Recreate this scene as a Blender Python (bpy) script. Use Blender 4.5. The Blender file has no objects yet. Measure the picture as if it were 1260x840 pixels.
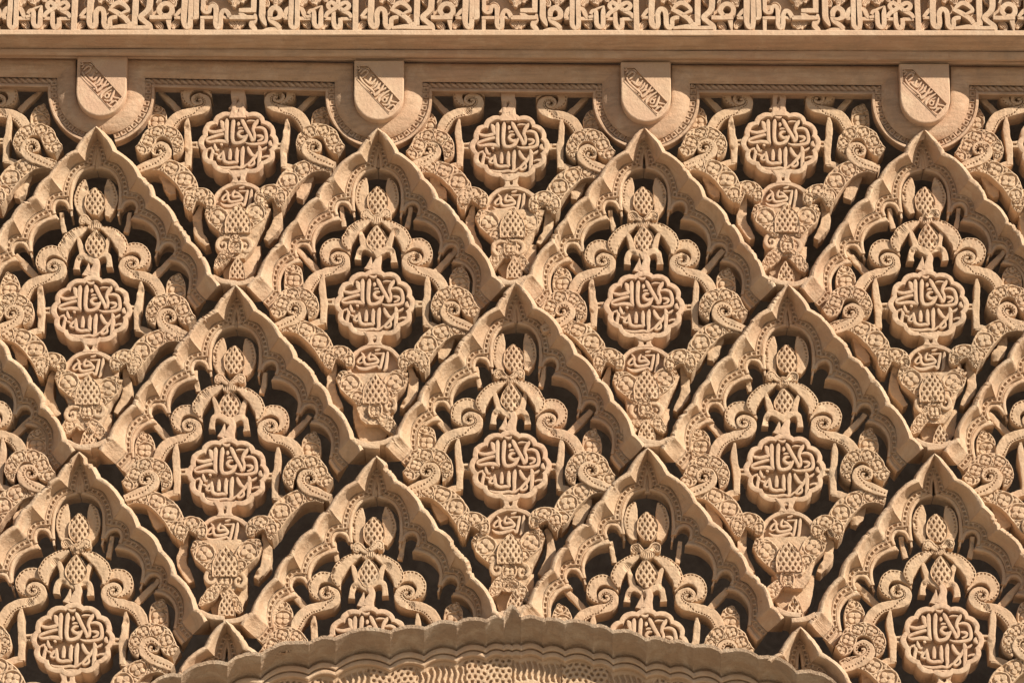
import bpy, math, random
import numpy as np
from mathutils import Vector

random.seed(7)
RNG = np.random.default_rng(11)
SC = bpy.context.scene
COL = SC.collection

# ------------------------------------------------------------------ camera
S = 0.0015                       # metres per photograph pixel at the wall
DIST, PITCH = 8.0, math.radians(22.0)
EYE = 1.6
CENTRE = Vector((0, 0, EYE + DIST * math.sin(PITCH)))
FWD = Vector((0, math.cos(PITCH), math.sin(PITCH)))
UP = Vector((0, -math.sin(PITCH), math.cos(PITCH)))
CAM = CENTRE - FWD * DIST
FOCAL = 36.0 * DIST / (1260 * S)
cam_d = bpy.data.cameras.new('camera')
cam_d.lens = FOCAL
cam_d.sensor_width = 36
cam_d.clip_end = 500
cam = bpy.data.objects.new('camera', cam_d)
COL.objects.link(cam)
cam.location = CAM
cam.rotation_euler = (math.pi / 2 + PITCH, 0, 0)
SC.camera = cam

# ------------------------------------------------------------------ light
SUN_AZ, SUN_EL = math.radians(50), math.radians(33)     # azimuth to the right of the wall's normal
to_sun = Vector((math.sin(SUN_AZ) * math.cos(SUN_EL), -math.cos(SUN_AZ) * math.cos(SUN_EL), math.sin(SUN_EL)))
world = bpy.data.worlds.new('World')
SC.world = world
world.use_nodes = True
nt = world.node_tree
sky = nt.nodes.new('ShaderNodeTexSky')
sky.sky_type = 'NISHITA'
sky.sun_disc = False
sky.sun_elevation = SUN_EL
sky.sun_rotation = math.atan2(to_sun.x, to_sun.y)
nt.links.new(sky.outputs[0], nt.nodes['Background'].inputs[0])
nt.nodes['Background'].inputs[1].default_value = 0.05
sun_d = bpy.data.lights.new('sun', 'SUN')
sun_d.energy = 5.0
sun_d.angle = math.radians(0.55)
sun_d.color = (1.0, 0.90, 0.76)
sun = bpy.data.objects.new('sun', sun_d)
COL.objects.link(sun)
sun.rotation_euler = to_sun.to_track_quat('Z', 'Y').to_euler()
sun.location = CENTRE + to_sun * 12
SC.view_settings.view_transform = 'Standard'
SC.view_settings.look = 'None'
SC.view_settings.exposure = 0.55
SC.view_settings.gamma = 1.0
SC.view_settings.use_curve_mapping = False

# ------------------------------------------------------------------ helpers
def P(px, py, r=0.0):
    """photograph pixel -> point of the wall plane recessed by r (pixels) behind the rib crests"""
    k = 36.0 / 1260
    d = FWD * FOCAL + Vector((1, 0, 0)) * ((px - 630) * k) + UP * ((420 - py) * k)
    t = (r * S - CAM.y) / d.y
    return CAM + d * t

REF = P(463, 157, 0)

def L(px, py, r=0.0):
    """pixel of the reference cell -> local wall units (x, z)"""
    p = P(px, py, r) - REF
    return p.x / S, p.z / S

def wl(px, py, r=0.0):
    p = P(px, py, r) - CENTRE
    return p.x / S, p.z / S

def crom(pts, step):
    """smooth curve through rows of numbers (x, z, extra...), resampled evenly along its length"""
    p = np.array(pts, float)
    if len(p) == 2:
        q = p
    else:
        e = np.vstack([2 * p[0] - p[1], p, 2 * p[-1] - p[-2]])
        out = []
        for i in range(1, len(e) - 2):
            a, b, c, d = e[i - 1], e[i], e[i + 1], e[i + 2]
            t = np.linspace(0, 1, 14, endpoint=False)[:, None]
            out.append(0.5 * ((2 * b) + (-a + c) * t + (2 * a - 5 * b + 4 * c - d) * t ** 2 + (-a + 3 * b - 3 * c + d) * t ** 3))
        q = np.vstack(out + [p[-1:]])
    return resample(q, step=step)

def resample(q, step=None, n=None):
    q = np.asarray(q, float)
    d = np.r_[0, np.cumsum(np.hypot(*(np.diff(q[:, :2], axis=0).T)))]
    if n is None:
        n = max(3, int(d[-1] / step) + 1)
    s = np.linspace(0, d[-1], n)
    return np.stack([np.interp(s, d, q[:, k]) for k in range(q.shape[1])], 1)

class MB:
    """collects vertices in wall units: x right, y into the wall, z up"""
    def __init__(self):
        self.v, self.f, self.n = [], [], 0
    def add(self, verts, faces):
        verts = np.asarray(verts, float).reshape(-1, 3)
        self.v.append(verts)
        for f in faces:
            f = np.asarray(f, int)
            self.f.append(f + self.n)
        self.n += len(verts)
    def grid(self, g, cap0=False, cap1=False, closed=False):
        """g: rows x cols x 3"""
        g = np.asarray(g, float)
        a, b = g.shape[:2]
        idx = np.arange(a * b).reshape(a, b)
        if closed:
            idx = np.vstack([idx, idx[:1]])
        q = np.stack([idx[:-1, :-1], idx[:-1, 1:], idx[1:, 1:], idx[1:, :-1]], -1).reshape(-1, 4)
        fs = [q]
        self.add(g.reshape(-1, 3), fs)
        base = self.n - a * b
        if cap0:
            self.f.append((np.arange(b) + base)[None, :])
        if cap1:
            self.f.append((np.arange(b)[::-1] + base + (a - 1) * b)[None, :])
    def mesh(self, name, mat, angle=38, scale=S):
        v = np.vstack(self.v) * scale
        me = bpy.data.meshes.new(name)
        loops, starts, tot = [], [], 0
        for f in self.f:
            k = f.shape[1]
            loops.append(f.reshape(-1))
            starts.append(np.arange(len(f)) * k + tot)
            tot += f.size
        loops = np.concatenate(loops); starts = np.concatenate(starts)
        me.vertices.add(len(v)); me.vertices.foreach_set('co', v.astype(np.float32).ravel())
        me.loops.add(len(loops)); me.loops.foreach_set('vertex_index', loops.astype(np.int32))
        me.polygons.add(len(starts)); me.polygons.foreach_set('loop_start', starts.astype(np.int32))
        me.update(calc_edges=True)
        me.validate()
        me.shade_smooth()
        me.set_sharp_from_angle(angle=math.radians(angle))
        me.materials.append(mat)
        return me

WID = 1.0
def ribbon(mb, pts, r, thick, h=None, step=0.8, cols=None, bevel=1.0, dome=0.0, tip=True):
    """band of varying half width along a curve, front at recess r; h gives the carved depth on the front"""
    q = crom(pts, step)
    x, z, hw = q[:, 0], q[:, 1], np.maximum(q[:, 2] * WID, 0.35)
    rr = q[:, 3] if q.shape[1] > 3 else np.full(len(x), float(r))
    tx, tz = np.gradient(x), np.gradient(z)
    ln = np.hypot(tx, tz) + 1e-9
    nx, nz = -tz / ln, tx / ln
    s = np.r_[0, np.cumsum(np.hypot(np.diff(x), np.diff(z)))]
    m = cols or 7
    bv = np.minimum(bevel, hw * 0.45)
    edge = 1 - bv / hw
    t = np.linspace(-1, 1, m)[None, :] * edge[:, None]
    dep = np.zeros_like(t)
    if h is not None:
        dep = h(s[:, None] + 0 * t, t, hw[:, None] + 0 * t, s[-1])
    if dome:
        dep = dep + dome * (t ** 2)
    top = np.stack([x[:, None] + nx[:, None] * t * hw[:, None], rr[:, None] + dep, z[:, None] + nz[:, None] * t * hw[:, None]], -1)
    def side(k, d):
        return np.stack([x + nx * hw * k, rr + d, z + nz * hw * k], -1)[:, None, :]
    de = dome if dome else 0
    k1 = edge + (1 - edge) * 0.7
    g = np.concatenate([side(-1, thick), side(-1, bv + de), side(-k1, bv * .3 + de), top, side(k1, bv * .3 + de), side(1, bv + de), side(1, thick)], 1)
    mb.grid(g[:, ::-1], True, True)

def loft(mb, rows, cap0=False, cap1=False):
    g = np.stack(rows, 1)
    mb.grid(g, cap0, cap1)

def at(xz, r):
    xz = np.asarray(xz, float)
    return np.stack([xz[:, 0], np.full(len(xz), float(r)), xz[:, 1]], -1)

def sm(a, b, x):
    t = np.clip((x - a) / (b - a), 0, 1)
    return t * t * (3 - 2 * t)

# carved fronts -------------------------------------------------------
def h_quatre(depth=2.6, ph0=0.0, rot=0.0):
    def f(s, t, hw, ln):
        ds = np.gradient(s[:, 0])
        ph = np.cumsum(ds / (2 * np.maximum(hw[:, 0], 3.2) * 0.98)) + ph0
        u = ((ph % 1) - 0.5) * 2
        k = np.floor(ph)
        a = (rot + (k % 2) * 0.5)[:, None] if np.ndim(k) else rot
        u = u[:, None] + 0 * t
        up = np.zeros_like(t)
        for i in range(4):
            ang = math.pi / 2 * i + a * math.pi / 2
            d = np.hypot(u - .43 * np.cos(ang), t - .43 * np.sin(ang))
            up = np.maximum(up, (1 - sm(.28, .35, d)) * (1 - .12 * d))
        d = np.hypot(u, t)
        up = np.maximum(up, sm(.82, .87, d) * (1 - sm(.98, 1.04, d)) * .97)
        c = np.hypot(np.abs(u) - 1.0, np.abs(t) - .70)
        up = np.maximum(up, (1 - sm(.16, .25, c)) * .95)
        up = np.maximum(up, sm(.82, .87, np.abs(t)))
        up = np.maximum(up, (hw < 2.6) * 1.0)
        return depth * (1 - up)
    return f

def h_dots(line=0.62, per=4.1, depth=2.2, cross=None, width=0.95, s0=2.0, s1=2.0):
    def f(s, t, hw, ln):
        lt = line if cross is None else line + (cross[2] - line) * sm(cross[0], cross[1], s / ln)
        v = (t - lt) * hw
        u = (s % per) - per / 2
        k = (1 - sm(width * .6, width * 1.15, np.abs(v))) * (1 - sm(.8, 1.25, np.abs(u)))
        k = k * (s > s0) * (s < ln - s1) * (hw > 1.7)
        return depth * k
    return f

def h_pine(depth=2.6, px=4.6, py=7.0, dome=2.2, frame=True):
    def f(s, t, hw, ln):
        v = t * hw
        a = s / py + v / px
        b = s / py - v / px
        da = np.abs(a - np.round(a)); db = np.abs(b - np.round(b))
        up = np.maximum(1 - sm(.20, .33, da), 1 - sm(.20, .33, db))
        fa, fb = a - np.floor(a), b - np.floor(b)
        nub = 0 * fa
        up = np.maximum(up, nub)
        if frame:
            up = np.maximum(up, sm(.80, .90, np.abs(t)))
        return depth * (1 - up) + dome * np.abs(t) ** 2.2
    return f

def h_stripe(per=2.6, depth=1.6):
    def f(s, t, hw, ln):
        n = np.maximum(2, np.round(hw.max() * 2 / per))
        return depth * (0.5 + 0.5 * np.cos(t * n * math.pi)) * sm(0.0, .25, s / ln)
    return f

def h_rope(per=8.5, depth=3.4):
    def f(s, t, hw, ln):
        return depth * np.abs(np.sin(math.pi * (s / per + t * .42))) ** .7 * -1 + depth + 2.0 * t ** 2
    return f

def h_chain(per=7.0, depth=2.4):
    """little upright loops in a row, each with a slot"""
    def f(s, t, hw, ln):
        u = ((s / per) % 1 - .5) * 2
        slot = (1 - sm(.30, .45, np.abs(u))) * (1 - sm(.26, .42, np.abs(t)))
        gap = sm(.80, .92, np.abs(u))
        return depth * np.maximum(slot, gap * .8)
    return f

# materials ------------------------------------------------------------
def stucco(name, base, pale, pink, bump=0.35, fine=900.0, streak=0.0, edge=.5):
    base, pale, pink = [(a * 1.01, b * 1.015, c_ * 1.02) for a, b, c_ in (base, pale, pink)]
    m = bpy.data.materials.new(name)
    m.use_nodes = True
    n = m.node_tree.nodes; l = m.node_tree.links
    bs = n['Principled BSDF']
    bs.inputs['Roughness'].default_value = 0.88
    bs.inputs['Specular IOR Level'].default_value = 0.18
    geo = n.new('ShaderNodeNewGeometry')
    def noise(scale, detail, rough=.55, dist=0.0):
        t = n.new('ShaderNodeTexNoise')
        t.inputs['Scale'].default_value = scale
        t.inputs['Detail'].default_value = detail
        t.inputs['Roughness'].default_value = rough
        t.inputs['Distortion'].default_value = dist
        l.new(geo.outputs['Position'], t.inputs['Vector'])
        return t
    def ramp(src, a, b):
        r = n.new('ShaderNodeMapRange')
        r.inputs['From Min'].default_value = a
        r.inputs['From Max'].default_value = b
        l.new(src, r.inputs['Value'])
        return r.outputs[0]
    def mix(fac, a, b):
        x = n.new('ShaderNodeMix'); x.data_type = 'RGBA'
        l.new(fac, x.inputs['Factor'])
        for k, c in ((6, a), (7, b)):
            if isinstance(c, tuple): x.inputs[k].default_value = (*c, 1)
            else: l.new(c, x.inputs[k])
        return x.outputs[2]
    big = noise(4.5, 3)
    mid = noise(26, 4, .6, .6)
    spot = noise(75, 5, .65)
    grain = noise(420, 3, .6)
    c = mix(ramp(big.outputs[0], .38, .66), base, pink)
    c = mix(ramp(mid.outputs[0], .46, .72), c, pale)
    c = mix(ramp(spot.outputs[0], .62, .80), c, tuple(v * .72 for v in base))
    if streak:
        mp = n.new('ShaderNodeMapping'); mp.inputs['Scale'].default_value = (.09, 1, 1)
        l.new(geo.outputs['Position'], mp.inputs['Vector'])
        st = noise(130, 4, .6); l.new(mp.outputs[0], st.inputs['Vector'])
        s1 = n.new('ShaderNodeMath'); s1.operation = 'MULTIPLY'; s1.inputs[1].default_value = streak
        l.new(ramp(st.outputs[0], .45, .72), s1.inputs[0])
        c = mix(s1.outputs[0], c, tuple(v * .66 for v in base))
    # edges rubbed pale
    e1 = n.new('ShaderNodeMath'); e1.operation = 'MULTIPLY'
    l.new(ramp(geo.outputs['Pointiness'], .53, .62), e1.inputs[0])
    l.new(ramp(mid.outputs[0], .35, .60), e1.inputs[1])
    e2 = n.new('ShaderNodeMath'); e2.operation = 'MULTIPLY'; e2.inputs[1].default_value = edge
    l.new(e1.outputs[0], e2.inputs[0])
    c = mix(e2.outputs[0], c, tuple(min(.8, v * 1.22 + .03) for v in pale))
    # grey-brown weathering in drifting patches
    gr = noise(11, 5, .7, 1.2)
    g1 = n.new('ShaderNodeMath'); g1.operation = 'MULTIPLY'; g1.inputs[1].default_value = .68
    l.new(ramp(gr.outputs[0], .54, .74), g1.inputs[0])
    c = mix(g1.outputs[0], c, (base[0] * .70, base[1] * .74, base[2] * .80))
    dark = tuple(v * .86 for v in base)
    mm = n.new('ShaderNodeMath'); mm.operation = 'MULTIPLY'; mm.inputs[1].default_value = .45
    l.new(ramp(grain.outputs[0], .50, .75), mm.inputs[0])
    c = mix(mm.outputs[0], c, dark)
    l.new(c, bs.inputs['Base Color'])
    f = noise(fine, 4, .6)
    g2 = noise(150, 4, .6)
    add = n.new('ShaderNodeMath'); add.operation = 'MULTIPLY_ADD'
    l.new(g2.outputs[0], add.inputs[0]); add.inputs[1].default_value = 3.2
    l.new(f.outputs[0], add.inputs[2])
    b = n.new('ShaderNodeBump')
    b.inputs['Strength'].default_value = bump
    b.inputs['Distance'].default_value = 0.0022
    l.new(add.outputs[0], b.inputs['Height'])
    l.new(b.outputs[0], bs.inputs['Normal'])
    return m

M_RIB = stucco('stucco_rib', (.50, .35, .225), (.565, .425, .295), (.49, .325, .215), bump=.42)
M_ORN = stucco('stucco_ornament', (.50, .35, .222), (.555, .405, .27), (.50, .33, .215), bump=.42)
M_MED = stucco('stucco_medallion', (.505, .35, .23), (.555, .405, .275), (.51, .335, .228), bump=.32)
M_CORN = stucco('stucco_cornice', (.46, .31, .20), (.52, .375, .26), (.455, .29, .19), bump=.4, streak=.75)
M_FRZ = stucco('stucco_frieze', (.505, .36, .24), (.56, .42, .295), (.50, .34, .228), bump=.3, edge=.25)
M_ARCH = stucco('stucco_arch', (.46, .325, .215), (.57, .455, .335), (.385, .275, .19), bump=.9, streak=.25, edge=.9)
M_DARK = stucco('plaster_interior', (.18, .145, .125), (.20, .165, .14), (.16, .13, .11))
M_GRD = stucco('courtyard_stone', (.38, .32, .25), (.43, .37, .29), (.35, .29, .23), bump=.2, fine=60)

# objects --------------------------------------------------------------
def obj(name, me, parent=None, loc=(0, 0, 0), scale=(1, 1, 1), roty=0.0):
    o = bpy.data.objects.new(name, me)
    COL.objects.link(o)
    o.location = loc
    o.scale = scale
    o.rotation_euler = (0, roty, 0)
    if parent is not None:
        o.parent = parent
    return o

def tag(o, label, cat, group=None):
    o['label'] = label; o['category'] = cat
    if group: o['group'] = group
    return o

def struct(name, me, loc=(0, 0, 0)):
    o = obj(name, me, None, loc)
    o['kind'] = 'structure'
    return o

def empty(name, loc):
    o = bpy.data.objects.new(name, None)
    COL.objects.link(o)
    o.location = loc
    o.empty_display_size = .05
    return o

# ------------------------------------------------------------------ large structure
def box_mesh(name, x0, x1, y0, y1, z0, z1, mat, faces='all'):
    v = [(x, y, z) for x in (x0, x1) for y in (y0, y1) for z in (z0, z1)]
    F = {'x0': (0, 1, 3, 2), 'x1': (4, 6, 7, 5), 'y0': (0, 4, 5, 1), 'y1': (2, 3, 7, 6), 'z0': (0, 2, 6, 4), 'z1': (1, 5, 7, 3)}
    fs = [F[k] for k in (F if faces == 'all' else faces)]
    me = bpy.data.meshes.new(name)
    me.from_pydata(v, [], fs); me.update()
    me.materials.append(mat)
    return me

gm = bpy.data.meshes.new('courtyard_ground')
gm.from_pydata([(-150, -150, 0), (150, -150, 0), (150, 150, 0), (-150, 150, 0)], [], [(0, 1, 2, 3)])
gm.materials.append(M_GRD)
struct('courtyard_ground', gm)
TOPZ = CENTRE.z + 1.25
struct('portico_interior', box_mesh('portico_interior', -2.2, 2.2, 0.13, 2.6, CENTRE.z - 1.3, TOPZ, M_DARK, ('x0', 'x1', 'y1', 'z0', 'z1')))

# ------------------------------------------------------------------ the lobed ribs of a cell (left half; the right half is its mirror)
def arcs(cusps, sag=.13, n=26, side=1):
    """scalloped line through the cusps, each span bulging outwards"""
    out = []
    for a, b in zip(cusps[:-1], cusps[1:]):
        a, b = np.array(a), np.array(b)
        t = np.linspace(0, 1, n, endpoint=False)[:, None]
        d = b - a
        nrm = np.array([-d[1], d[0]]) * side
        out.append(a + d * t + nrm * sag * 4 * t * (1 - t))
    out.append(np.array([cusps[-1]], float))
    return np.vstack(out)

NL = 46
def lobes(ls, r):
    out = []
    for l in ls:
        q = crom([(*L(x, y, r), 0) for x, y in l], .5)[:, :2]
        out.append(resample(q, n=NL))
    return np.vstack(out)

def rib_paths():
    cus = [(464, 157), (438, 186), (406, 217.5), (388, 242), (361, 270), (343, 298), (316, 338), (303, 352)]
    c = [L(*p) for p in cus]
    def scallop(inset, sag, tap=.25):
        pts = []
        for i, (a, b) in enumerate(zip(c[:-1], c[1:])):
            a, b = np.array(a), np.array(b)
            d = b - a
            nrm = np.array([d[1], -d[0]]); nrm = nrm / np.hypot(*nrm)      # outward: up and left
            if nrm[0] > 0: nrm = -nrm
            t = np.linspace(0, 1, NL)[:, None]
            sg = sag * np.hypot(*d) * (1.0 if i else .8)
            ins = inset * (tap + (1 - tap) * sm(0, .45, t) if i == 0 and inset > 0 else 1.0)
            pts.append(a + d * t + nrm * (sg * 4 * t * (1 - t)) - nrm * ins)
        return pts
    A0 = np.vstack(scallop(-2.0, .085)); A1 = np.vstack(scallop(2.2, .09)); A2 = np.vstack(scallop(6.0, .12))
    for A in (A0, A1, A2):
        A[0] = (0, A[0][1]); A[:NL, 0] = np.minimum(A[:NL, 0], 0)
    A1[0, 1] -= .8; A2[0, 1] -= 1.5
    B = [[(464, 174), (458, 181), (453, 195), (451, 202)],
         [(451, 200), (436, 206), (427, 220), (423, 234), (423, 239)],
         [(421, 238), (410, 241.5), (403.5, 249), (402, 258)],
         [(400, 260), (388.5, 266), (379.5, 275.5), (375, 288), (374, 292)],
         [(371, 289.5), (361, 292.5), (356, 301), (355, 310)],
         [(353, 312), (344, 317), (336, 329), (334, 343), (335, 357)],
         [(334, 358), (329, 364.5), (322, 371)]]
    Cc = [[(464, 181), (459.5, 189), (457, 205)],
          [(457, 205.5), (443, 212.5), (433, 225), (429.3, 240), (429.5, 249)],
          [(429, 246), (419, 245), (410.5, 250), (407.8, 257.5), (409, 264.5)],
          [(412, 267), (401, 270.5), (389.5, 278), (382, 290), (380.3, 300)],
          [(380, 298), (370.5, 296.8), (362, 302.5), (359.7, 310), (361.5, 316.5)],
          [(365, 318.7), (353, 323), (343, 335), (339.5, 349), (340, 361)],
          [(340.5, 362.5), (336, 369.5), (329, 377)]]
    D = [[(464, 187), (461.3, 196), (460.6, 207)],
         [(463, 208.5), (450, 211), (440, 219), (434.5, 232), (434, 252), (435.5, 267)],
         [(433.3, 267.5), (431.5, 256), (423, 249), (415.5, 251.5), (412.8, 258.5), (415, 266)],
         [(419, 271.5), (402.5, 275), (389.5, 285), (384.3, 298), (385.6, 311), (388, 318)],
         [(385.8, 318.5), (381.5, 305), (373.3, 300.3), (365.5, 303.8), (362.7, 311), (366, 317.5)],
         [(371, 323), (360, 324.8), (349.5, 332), (343.5, 344), (344, 358), (345.5, 366)],
         [(346.5, 368), (342, 375), (335, 383)]]
    return A0, A1, A2, lobes(B, 26), lobes(Cc, 28), lobes(D, 30)

A0, A1, A2, RB, RC, RD = rib_paths()

def wear(n, k, rg):
    w = np.convolve(rg.normal(0, 1, n + k - 1), np.ones(k) / k, 'valid')
    return w / (w.std() + 1e-6)

def build_rib(rg):
    mb = MB()
    n = len(A0)
    chip = np.maximum(0, wear(n, 17, rg) - 1.25) * 1.7          # bites out of the crest
    und = wear(n, 25, rg) * .45
    ends = sm(0, 14, np.arange(n)) * sm(0, 14, np.arange(n)[::-1]); chip = chip * ends; und = und * ends
    dirn = np.array([-.745, .667])                              # outwards
    def mv(Q, k): return Q + dirn * ((und - chip * 1.0) * k)[:, None]
    def rr(Q, r, k=1): 
        g = at(Q, r); g[:, 1] += chip * k + wear(n, 15, rg) * .22; return g
    a0, a1, a2 = mv(A0, 1), mv(A1, .9), mv(A2, .6)
    rows = [at(a0, 60), rr(a0, 6.5), rr(a0 * .85 + a1 * .15, 4.2), rr(a0 * .55 + a1 * .45, 1.6), rr(a1 * .8 + a0 * .2, .4), rr(a1 * .5 + a2 * .5, 0), rr(a2, 1.4, .6)]
    for t in (.15, .3, .45, .6, .75, .9, 1):
        rows.append(rr(a2 * (1 - t) + RB * t, 1.4 + 24.1 * (t ** .85), .4 * (1 - t)))
    loft(mb, [r[::-1] for r in rows], True, True)
    # junction where two ribs and the crown of the panel below run together
    ribbon(mb, [(*L(312, 341.5), 3.2), (*L(300, 347), 3.4), (*L(283, 349), 3.0)], .9, 55, step=2, cols=5, bevel=1.5)
    return mb.mesh('lobed_rib', M_RIB, 42)

def build_rib_trim():
    # dentil band: a row of slots between fillets, one run per lobe
    def slots(s_, t, hw, ln):
        nper = max(1, round(ln / 6.8))
        u = (s_ / ln * nper) % 1
        k = sm(.14, .24, u) * (1 - sm(.76, .86, u)) * (1 - sm(.30, .42, np.abs(t)))
        g = 1 - sm(.05, .11, np.abs(np.abs(t) - .74))
        return 4.4 * k + 1.3 * g
    mb = MB()
    for i in range(7):
        m = (RB[i * NL:(i + 1) * NL] * .5 + RC[i * NL:(i + 1) * NL] * .5)
        ribbon(mb, np.column_stack([m, np.full(NL, 4.0)])[::3], 24.6 + .12 * i, 9, h=slots, step=.5, cols=19, bevel=.5)
    den = mb.mesh('dentil_band', M_RIB, 50)
    mb = MB()
    rows = [at(RB, 27), at(RC, 29), at(RC * .3 + RD * .7, 30), at(RD, 31), at(RD, 60)]
    loft(mb, [r[::-1] for r in rows], True, True)
    # rounded lip along the edge of the opening
    for i in range(7):
        m = (RC[i * NL:(i + 1) * NL] * .36 + RD[i * NL:(i + 1) * NL] * .64)
        w = np.full(NL, 2.3)
        ribbon(mb, np.column_stack([m, w])[::3], 26.6 + .15 * i, 12, step=.9, cols=7, bevel=.8, dome=.9)
    lip = mb.mesh('cusped_lip', M_RIB, 40)
    return den, lip

ME_DEN, ME_LIP = build_rib_trim()
RIBDX, RIBDZ = [abs(a - b) for a, b in zip(L(290, 350), L(463, 157))]

# ------------------------------------------------------------------ contents of a cell
def tr(pts, ox, oy, k, r, wk=None):
    """zoomed tracing -> local units: rows (x, y, half width)"""
    wk = wk or k
    return [(*L(ox + p[0] / k, oy + p[1] / k, r), p[2] / wk) for p in pts]

PARTS = {}      # name key -> (object name, mesh, mirrored?, upper?)
WORN = {'palm': .6, 'pfoot': .8, 'cone4': .5, 'pvol': .35, 'pmid': .5, 'cup': 1.2, 'hstem': .8, 'tstem': .9, 'rod1': .5, 'rod2': .5}
def vary(me, seed, amp):
    """hand-carved unevenness: a copy of the mesh pushed about by a few waves"""
    rg = np.random.default_rng(seed)
    n = me.copy()
    co = np.empty(len(n.vertices) * 3, np.float32); n.vertices.foreach_get('co', co)
    p = co.reshape(-1, 3) / S
    d = np.zeros_like(p)
    for lam, a in ((26, .55), (12, .35), (5.5, .22)):
        for ax in range(3):
            for _ in range(2):
                k = rg.normal(0, 1, 3); k = k / np.linalg.norm(k) * 2 * math.pi / lam
                d[:, ax] += a * amp * np.sin(p @ k + rg.uniform(0, 6.28))
    for _ in range(rg.integers(0, 3)):                       # broken bites on the front edges
        c = p[rg.integers(0, len(p))]
        R = rg.uniform(2.5, 6.5) * (1 if amp < .5 else 1.3)
        q = np.hypot(p[:, 0] - c[0], p[:, 2] - c[2])
        f = p[:, 1].min()
        k = np.clip(1 - q / R, 0, 1) ** .6 * (p[:, 1] < f + 12)
        d[:, 1] += k * (rg.uniform(2, 4.5) + .9 * np.sin(p[:, 0] * 2.3 + p[:, 2] * 1.7) + .7 * np.sin(p[:, 0] * 4.1 - p[:, 2] * 3.3))
    n.vertices.foreach_set('co', ((p + d * np.array([1, .8, 1])) * S).astype(np.float32).ravel())
    n.update()
    return n

def part(key, name, mb, mat, mirror=False, angle=40):
    me = mb.mesh(name, mat, angle)
    PARTS[key] = (name, [vary(me, sum(map(ord, key)) * 7 + i, WORN.get(key, .42)) for i in range(5)], mirror)

R_MED, R_SC, R_Q = 20, 23, 13

# medallion body: twelve lobed plate with a raised rim
def medallion():
    r = R_MED
    cx, cz = L(461.3, 373.5, r)
    th = np.linspace(0, 2 * math.pi, 12 * 16, endpoint=False)
    lob = np.abs(np.cos(6 * th)) ** .8
    def ring(k, dep, inner=0):
        rx, rz = 46.5, 43.2
        rad = 1 + .085 * lob - .0
        return np.stack([cx + (rx * rad - k) * np.cos(th), np.full(len(th), r + dep), cz + (rz * rad - k) * np.sin(th)], -1)
    rows = [ring(0, 42), ring(0, 1.2), ring(.4, .3), ring(1.2, 0), ring(6.0, 0), ring(6.6, .5), ring(6.9, 1.4), ring(7.2, 12.5)]
    c = np.tile(np.array([[cx, r + 12.5, cz]]), (len(th), 1))
    rows.append(ring(20, 12.6)); rows.append(c)
    mb = MB()
    mb.grid(np.stack([w for w in rows], 1), closed=True)
    # stalk to the cone above, with its little flame and tear-shaped hole
    ribbon(mb, tr([(345, 425, 32), (352, 395, 22), (362, 365, 17), (352, 335, 16)], 380, 230, 4.2, r), r + .4, 32, step=1.5, cols=5)
    ribbon(mb, tr([(305, 425, 20), (314, 400, 14), (320, 378, 8), (322, 358, 2)], 380, 230, 4.2, r), r + .8, 32, step=1.2, cols=5)
    part('med', 'medallion', mb, M_MED)
medallion()

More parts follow.
